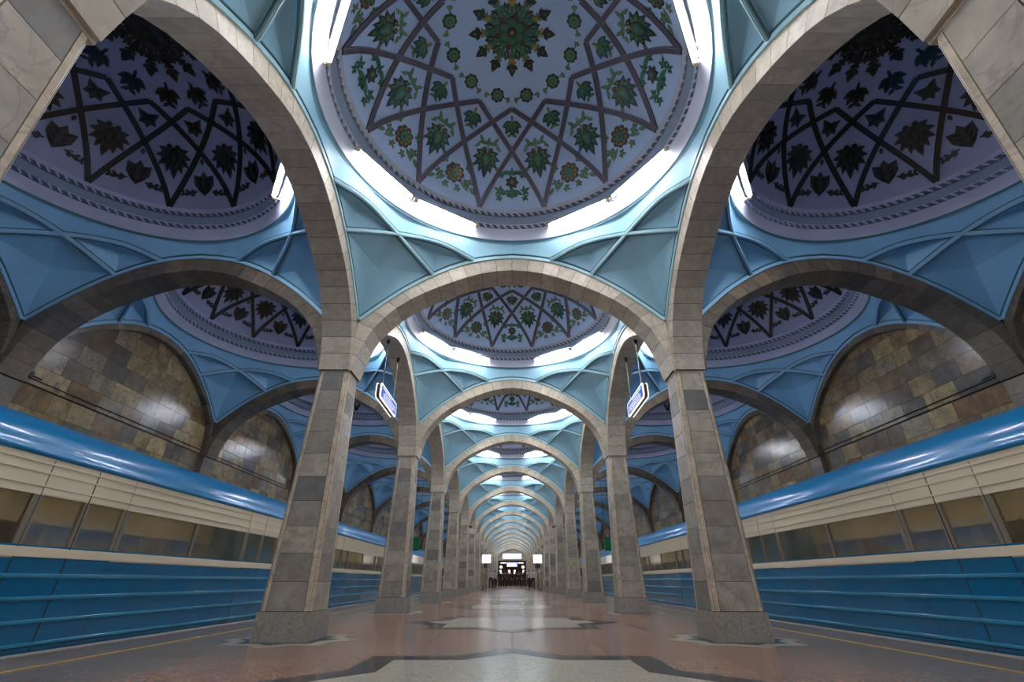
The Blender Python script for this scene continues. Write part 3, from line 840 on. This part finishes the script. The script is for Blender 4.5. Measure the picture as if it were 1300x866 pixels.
for d in doors: dpanes += [(d-dw+.04, d-.04), (d+.04, d+dw-.04)]
holes = sorted(wins+dpanes)
WZ0, WZ1 = 1.06, 1.575
body = MB()
T = .05
def side(s):
    x0, x1 = sorted((s*XS, s*(XS-T)))
    body.box(x0,x1,-CL/2,CL/2,-.10,.925,0)                   # lower blue
    body.box(min(s*XS, s*(XS-T)),x1 if s<0 else x1,-CL/2,CL/2,.925,1.04,1)
    xo = s*(XS+.012); body.box(min(xo,s*(XS-.01)),max(xo,s*(XS-.01)),-CL/2,CL/2,.94,1.03,1)
    body.box(x0,x1,-CL/2,CL/2,1.04,WZ0,0)
    body.box(x0,x1,-CL/2,CL/2,WZ1,1.97,1)
    y = -CL/2
    for a, c in holes+[(CL/2,CL/2)]:
        body.box(x0,x1,y,a,WZ0,WZ1,2); y = c
    for z in (1.66, 1.80, 1.90):
        xo = s*(XS+.010); body.box(min(xo,s*(XS-.01)),max(xo,s*(XS-.01)),-CL/2,CL/2,z,z+.018,1)
side(1); side(-1)
for e in (-1,1):
    y0, y1 = sorted((e*CL/2, e*(CL/2-.05))); body.box(-XS+.05,XS-.05,y0,y1,-.1,2.05,0)
body.box(-XS+.02,XS-.02,-CL/2,CL/2,-.30,-.05,3)
body.box(-1.1,1.1,-CL/2+.5,CL/2-.5,-.80,-.30,3)
for e in (-1, 1):
    for q in (-1.05, 1.05):
        for xx in (-.8,.8): body.tube((xx-.06, e*6.3+q, -.68),(xx+.06, e*6.3+q, -.68),.39,16,3)
body.box(-.55,.55,CL/2,CL/2+CG,-.2,1.9,3)
M['mull'] = mat('train_window_post_grey_cream', (.23,.20,.155), .25, coat=.4)
body_me = body.mesh('carriage', [M['car_blue'], M['car_cream'], M['mull'], M['black']])
rf = MB(); extrude_open(rf, roofp, -CL/2, CL/2); roof_me = rf.mesh('roof', M['car_roof'])
inn = MB()
inn.box(-XS+.06,XS-.06,-CL/2+.06,CL/2-.06,-.04,-.01,1)
inn.box(-XS+.06,-XS+.08,-CL/2+.06,CL/2-.06,0,1.0,0); inn.box(-XS+.06,-XS+.08,-CL/2+.06,CL/2-.06,1.55,2.0,0)
inn.box(-XS+.06,XS-.06,-CL/2+.06,CL/2-.06,2.02,2.04,0)
int_me = inn.mesh('interior', [M['car_in'], M['seat']])
se = MB()
for a, c in zip(edges[0::2], edges[1::2]):
    for s in (-1,1):
        x0, x1 = sorted((s*(XS-.1), s*(XS-.52))); se.box(x0,x1,a,c,.30,.46); x0, x1 = sorted((s*(XS-.08), s*(XS-.16))); se.box(x0,x1,a,c,.46,.92)
seat_me = se.mesh('seats', M['seat'])
li = MB()
for s in (-.55,.55): li.box(s-.09,s+.09,-CL/2+.4,CL/2-.4,1.985,2.015)
lamp_me = li.mesh('ceiling_lamp', M['car_lamp'])
rb = MB()
rb.add([(XS-.005,-CL/2,-.034),(XS+.02,-CL/2,-.012),(XS+.022,-CL/2,.012),(XS-.005,-CL/2,.022),(XS-.005,CL/2,-.034),(XS+.02,CL/2,-.012),(XS+.022,CL/2,.012),(XS-.005,CL/2,.022)], [(0,1,5,4),(1,2,6,5),(2,3,7,6),(0,3,2,1),(4,5,6,7)])
rib_me = rb.mesh('body_rib', M['car_rib'])
gm = {}
def pane_me(w_):
    key = round(w_,3)
    if key not in gm:
        b = MB(); b.box(-.008,.008,-w_/2,w_/2,WZ0,WZ1); gm[key] = b.mesh('window_pane', M['glass'])
    return gm[key]
dl = MB()                                                      # door leaf: thin proud panel frame with rubber edge
for x0,x1,y0,y1,z0,z1,m_ in ((XS-.01,XS+.004,-.325,.325,-.04,.935,0),(XS-.01,XS+.004,-.325,.325,WZ1+.01,1.955,1),(XS-.01,XS+.003,-.334,-.328,-.04,1.955,2),(XS-.01,XS+.003,.328,.334,-.04,1.955,2)):
    dl.box(x0,x1,y0,y1,z0,z1,m_)
door_me = dl.mesh('door_leaf', [M['car_blue'], M['car_cream'], M['black']])
def train(s):
    t = thing('metro_train', (s*(PE+.08+XS), 0, 0), 'long blue and cream metro train alongside the %s platform edge' % SIDE[s], 'train', 'metro trains at the platforms', 0 if s < 0 else pi)
    for c in range(5):
        yc = 13.4 - CG/2 - CL/2 + (CL+CG)*c
        bd = obj('carriage', body_me, t, (0, yc*(1 if s < 0 else -1), 0))
        obj('roof', roof_me, bd); obj('interior', int_me, bd); obj('seat_row', seat_me, bd); obj('ceiling_lamp', lamp_me, bd)
        for z in (.755,.53,.30,.075): obj('body_rib', rib_me, bd, (0,0,z))
        for a, e in holes: obj('window_pane', pane_me(e-a), bd, (XS-.025,(a+e)/2,0))
        for d in doors:
            for q in (-1,1): obj('door_leaf', door_me, bd, (0, d+q*.335, 0))
for s in (-1,1): train(s)

# ================================================================== SIGNS AND FITTINGS
for s in (-1, 1):
    yb = Y0+B*1.5
    t = thing('hanging_sign', (s*2.97, yb-.06, 4.31), 'blue and white lit sign hanging on two rods in the %s arcade' % SIDE[s], 'sign', 'hanging direction signs')
    def oct_(hy, hz, ch): return [(-hy+ch,-hz),(hy-ch,-hz),(hy,-hz+ch),(hy,hz-ch),(hy-ch,hz),(-hy+ch,hz),(-hy,hz-ch),(-hy,-hz+ch)]
    def plate(poly, x0, x1, m_, nm):
        b = MB(); b.prism(poly, x0, x1, tf=lambda p: (p[2], p[0], p[1]+.17)); return obj(nm, b.mesh(nm, m_), t)
    plate(oct_(.74,.165,.05), -.035, .035, M['sign_rim'], 'housing')
    for q in (-1, 1):
        plate(oct_(.75,.175,.055), min(q*.035,q*.06), max(q*.035,q*.06), M['sign_white'], 'lit_frame')
        f = plate(oct_(.70,.135,.04), min(q*.06,q*.064), max(q*.06,q*.064), M['sign_blue'], 'sign_face')
        b = MB()
        for zz, y0, y1, hh in ((.262,-.60,.20,.012),(.205,-.40,.60,.007),(.160,-.52,.58,.008),(.115,-.52,.62,.008),(.07,-.52,.40,.008)):
            yy = y0; rr = random.Random(int(zz*1000))
            while yy < y1:
                l_ = .05+rr.random()*.14; b.box(min(q*.064,q*.066), max(q*.064,q*.066), yy, min(yy+l_,y1), zz-hh, zz+hh); yy += l_+.022
        obj('lettering', b.mesh('lettering', M['sign_white']), f, label='white lines of small lettering')
    for yy in (-.5, .55):
        b = MB(); b.tube((0,yy,.33),(0,yy,1.54),.015,6); r_ = obj('rod', b.mesh('rod', M['steel']), t)
        b = MB(); b.box(-.03,.03,yy-.03,yy+.03,1.44,1.555); obj('rod_mount', b.mesh('rod_mount', M['black']), r_)
    # exit sign over the platform edge
    e = thing('exit_sign', (s*5.0, 26.0, 2.12), 'small green exit sign beyond the third %s column' % SIDE[s], 'sign', 'green exit signs')
    b = MB(); b.bbox(-.19,.19,-.04,.04,0,.58,.012); obj('sign_box', b.mesh('sign_box', M['exit_green']), e)
    b = MB(); b.box(-.205,.205,-.05,.05,-.03,.0); b.box(-.205,.205,-.05,.05,.58,.61); obj('frame', b.mesh('frame', M['black']), e)
    for q in (-.14,.14):
        b = MB(); b.tube((q,0,.61),(q,0,4.7),.008,6); obj('rod', b.mesh('rod', M['black']), e)
    # cctv camera on the fifth column
    c = thing('security_camera', (s*2.70, Y0+B*5-.28, 3.80), 'small dark security camera on the %s row sixth column' % SIDE[s], 'camera', 'security cameras')
    b = MB(); b.box(-.03,.03,-.14,.02,0,.05); obj('bracket', b.mesh('bracket', M['steel']), c)
    b = MB(); b.tube((-s*.02,-.10,-.06),(-s*.16,-.24,-.10),.055,10); h_ = obj('housing', b.mesh('housing', M['sign_rim']), c)
    b = MB(); b.tube((-s*.16,-.24,-.10),(-s*.175,-.255,-.105),.04,10); obj('lens', b.mesh('lens', M['black']), h_)
    # lit information stand
    t = thing('information_stand', (s*2.27, 45.2, 0), 'bright white lit panel on a post in front of the %s columns' % SIDE[s], 'sign', 'lit panel stands')
    b = MB(); b.box(-.26,.26,-.18,.18,0,.05); b.box(-.20,.20,-.12,.12,.05,.09); obj('base', b.mesh('base', M['steel']), t)
    b = MB(); b.box(-.04,.04,-.03,.03,.09,2.12); obj('post', b.mesh('post', M['sign_rim']), t)
    b = MB(); b.bbox(-.40,.40,-.06,.06,2.10,2.78,.015); h_ = obj('housing', b.mesh('housing', M['steel']), t)
    b = MB(); b.box(-.385,.385,-.068,-.06,2.115,2.765); obj('lit_panel', b.mesh('lit_panel', M['panel_white']), h_)
    b = MB(); b.bbox(-.25,.05 if s < 0 else .25,-.05,.05,1.72,2.02,.012); obj('lower_box', b.mesh('lower_box', M['sign_rim']), t)

# ---- far end: wall with a portal, lit board, display
PW, PH = 2.48, 3.95
we = MB(); ye = YEND+.25
we.box(-9.4,-PW,ye,ye+.4,-1.2,7); we.box(PW,9.4,ye,ye+.4,-1.2,7); we.box(-PW,PW,ye,ye+.4,PH,7)
wall_end = obj('wall_end', we.mesh('wall_end', M['arch']), kind='structure', label='pale end wall around the dark portal at the end of the nave')
b = MB(); b.box(-PW-.02,-PW+.14,ye-.05,ye+.3,0,PH); b.box(PW-.14,PW+.02,ye-.05,ye+.3,0,PH); b.box(-PW+.14,PW-.14,ye-.05,ye+.3,PH-.16,PH+.02)
obj('door_1', b.mesh('door_1', M['sign_rim']), kind='structure', label='dark portal frame at the end of the nave')
b = MB(); b.box(-PW-.6,PW+.6,ye+5,ye+5.2,-.1,4.6); b.box(-PW-.8,-PW-.6,ye+.4,ye+5.2,-.1,4.6); b.box(PW+.6,PW+.8,ye+.4,ye+5.2,-.1,4.6); b.box(-PW-.8,PW+.8,ye+.4,ye+5.2,4.5,4.6)
obj('wall_lobby', b.mesh('wall_lobby', M['warm']), kind='structure', label='warm brown lobby walls beyond the portal')
t = thing('lit_board', (0, ye-.06, 4.12), 'wide pale lit board on the end wall above the portal', 'sign')
b = MB(); b.bbox(-1.82,1.82,-.08,.05,0,1.08,.02); fr_ = obj('frame', b.mesh('frame', M['steel']), t)
b = MB(); b.box(-1.74,1.74,-.09,-.08,.07,1.01); obj('face', b.mesh('face', M['board']), fr_)
t = thing('led_display', (0, ye+.2, 2.92), 'violet-white electronic display hanging in the portal', 'display')
b = MB(); b.bbox(-.98,.98,-.08,.08,0,.78,.02); fr_ = obj('housing', b.mesh('housing', M['black']), t)
b = MB(); b.box(-.92,.92,-.09,-.08,.06,.72); obj('screen', b.mesh('screen', M['led']), fr_)
b = MB()
for i in range(7): b.box(-.8+i*.235,-.62+i*.235,-.095,-.09,.2+.1*(i%2),.55)
obj('characters', b.mesh('characters', M['board']), fr_)
for q in (-.6,.6):
    b = MB(); b.tube((q,0,.78),(q,0,.90),.02,6); obj('hanger', b.mesh('hanger', M['black']), t)
for s in (-1,1):
    t = thing('globe_lamp', (s*1.98, ye+1.2, 0), 'round white globe lamp on a pole in the %s of the portal' % SIDE[s], 'lamp', 'globe lamps in the portal')
    b = MB(); b.lathe_at((0,0,0), [(.001,.0),(.16,0),(.16,.04),(.03,.08),(.03,2.75),(.001,2.75)], 10); obj('pole', b.mesh('pole', M['black']), t)
    b = MB(); b.sphere((0,0,2.95),.24,12); obj('globe', b.mesh('globe', M['globe']), t)
    t = thing('strip_lamp', (s*1.55, ye+.3, 3.45), 'white strip lamp under the %s half of the portal lintel' % SIDE[s], 'lamp', 'strip lamps in the portal')
    b = MB(); b.bbox(-.55,.55,-.06,.06,.06,.2,.01); fr_ = obj('housing', b.mesh('housing', M['steel']), t)
    b = MB(); b.box(-.5,.5,-.07,-.06,.08,.17); obj('tube', b.mesh('tube', M['globe']), fr_)
    for xx in (.5, 2.1):
        t = thing('lit_kiosk', (s*xx, ye+3.2, 0), 'narrow lit ticket gate post in the %s of the lobby, %s the middle' % (SIDE[s], 'near' if xx < 1 else 'away from'), 'gate')
        b = MB(); b.bbox(-.2,.2,-.15,.15,0,2.55,.02); bd = obj('body', b.mesh('body', M['sign_rim']), t)
        b = MB(); b.box(-.15,.15,-.16,-.15,1.85,2.5); obj('lit_panel', b.mesh('lit_panel', M['globe']), bd)

# ================================================================== PEOPLE at the far end of the nave
def person_mesh(name, shirt, pants, pose, hairc):
    walk, arm = pose
    V = {}; E = []
    pts = [('pel',(0,0,.95),.125,.10),('ab',(0,0,1.12),.125,.09),('ch',(0,.0,1.32),.155,.10),('nk',(0,0,1.47),.055,.055),('hd',(0,-.01,1.60),.075,.09),('top',(0,.0,1.71),.06,.075)]
    for s, nm in ((-1,'l'),(1,'r')):
        sw_ = walk*s
        pts += [(nm+'hip',(s*.09,0,.90),.09,.095),(nm+'kn',(s*.10,-.02-.16*sw_,.50),.06,.065),(nm+'an',(s*.10,.03-.30*sw_+.05,.09),.042,.045),(nm+'toe',(s*.11,-.14-.30*sw_+.05,.045),.04,.04),
                (nm+'sh',(s*.19,0,1.40),.06,.065),(nm+'el',(s*.25,.02+.10*sw_,1.13),.045,.045),(nm+'wr',(s*(.25-.06*arm),(-.02+.16*sw_)-.22*arm,.90+.18*arm),.033,.036),(nm+'fi',(s*(.245-.10*arm),(-.04+.18*sw_)-.30*arm,.79+.24*arm),.03,.022)]
        E += [('pel',nm+'hip'),(nm+'hip',nm+'kn'),(nm+'kn',nm+'an'),(nm+'an',nm+'toe'),('ch',nm+'sh'),(nm+'sh',nm+'el'),(nm+'el',nm+'wr'),(nm+'wr',nm+'fi')]
    E = [('pel','ab'),('ab','ch'),('ch','nk'),('nk','hd'),('hd','top')]+E
    ix = {p[0]: i for i, p in enumerate(pts)}
    me = bpy.data.meshes.new('skel'); me.from_pydata([p[1] for p in pts], [(ix[a],ix[c]) for a, c in E], [])
    o = bpy.data.objects.new('skel', me); COL.objects.link(o)
    md = o.modifiers.new('s','SKIN'); sk = me.skin_vertices[0].data
    for i, p in enumerate(pts): sk[i].radius = (p[2], p[3]); sk[i].use_root = (i == 0)
    o.modifiers.new('u','SUBSURF').levels = 1
    dg = bpy.context.evaluated_depsgraph_get(); out = bpy.data.meshes.new_from_object(o.evaluated_get(dg)); out.name = name
    bpy.data.objects.remove(o); bpy.data.meshes.remove(me)
    out.materials.clear()
    for m_ in (pants, shirt, M['person_skin'], hairc): out.materials.append(m_)
    for p in out.polygons:
        c = p.center; z = c.z; r_ = abs(c.x)
        i = 0
        if z > .97 or r_ > .19: i = 1
        if z > 1.46: i = 2
        if r_ > .19 and z < 1.0: i = 2
        if z > 1.66 or (z > 1.56 and c.y > .03): i = 3
        if z < .1: i = 3
        p.material_index = i; p.use_smooth = True
    return out
def cloth(n, c): return mat('cloth_'+n, c, .8, noise=(12,.1))
CL_ = {'black': cloth('black',(.012,.012,.014)), 'charcoal': cloth('charcoal',(.035,.033,.033)), 'brown': cloth('brown',(.07,.05,.04)), 'white': cloth('white',(.5,.48,.45)), 'beige': cloth('beige',(.34,.29,.23)), 'grey': cloth('grey',(.2,.21,.24)), 'maroon': cloth('maroon',(.08,.025,.025))}
kinds = [('charcoal','black',(.0,0)),('brown','black',(.6,0)),('white','black',(.7,0)),('black','charcoal',(-.7,0)),('beige','beige',(.3,1)),('grey','black',(0,1)),('maroon','charcoal',(.5,0)),('white','charcoal',(-.4,0))]
pm = [person_mesh('person', CL_[a], CL_[c], p, M['hair']) for a, c, p in kinds]
posew = {0:'standing',1:'walking',2:'walking',3:'striding',4:'standing with hands raised',5:'standing with folded hands',6:'walking',7:'walking'}
spots = [(-2.35,43.2,4,.4),(2.35,43.2,4,-.4),(-2.5,46.5,5,.2),(2.55,46.5,5,-.2),(-2.05,50,2,.1),(2.05,50,2,-.1),(-1.75,52.5,7,2.9),(1.75,52.5,7,-2.9),
         (-1.95,56,0,.3),(1.95,56,0,-.3),(-1.35,58,3,.1),(1.35,58,3,-.1),(-.85,60,1,.0),(.85,60,1,.1),(-.35,62,6,.1),(.4,62,0,-.1),(-1.75,63,6,3.0),(1.75,63,3,.2),
         (-1.2,65,0,.1),(1.2,65,1,-.2),(-.1,66.5,3,.0),(-.65,68,0,.1),(.7,68,6,0),(-1.6,71,1,.1),(1.55,71,0,0),(-.25,73,1,3.1),(.3,75,3,.1),(-2.15,67,3,.2),(2.15,67,1,-.1)]
def plabel(i):
    x, y, kd, _ = spots[i]; a, c, _p = kinds[kd]
    sd = 'left' if x < 0 else 'right'
    fx = 'by the lit stand' if y < 47 else 'ahead of the crowd' if y < 54 else 'in the crowd'
    return 'person in %s top and %s trousers %s %s, %s half' % (a, c, posew[kd].split()[0], fx, sd)
PL = [plabel(i) for i in range(len(spots))]
for l_ in set(PL):
    same = sorted([i for i in range(len(spots)) if PL[i] == l_], key=lambda i: spots[i][1])
    if len(same) > 1:
        for q, i in enumerate(same): PL[i] = PL[i].replace(' half', ' half %s' % ('closest', 'middle', 'farthest')[q if len(same) == 3 else q*2])
for i, (x, y, kd, rz) in enumerate(spots):
    a, c, _ = kinds[kd]
    o = obj('person', pm[kd], None, (x, y, 0), rz, PL[i], 'person', 'people at the far end of the nave')
    h_ = .97+.06*((i*37) % 10)/10; o.scale = (h_, h_, h_)
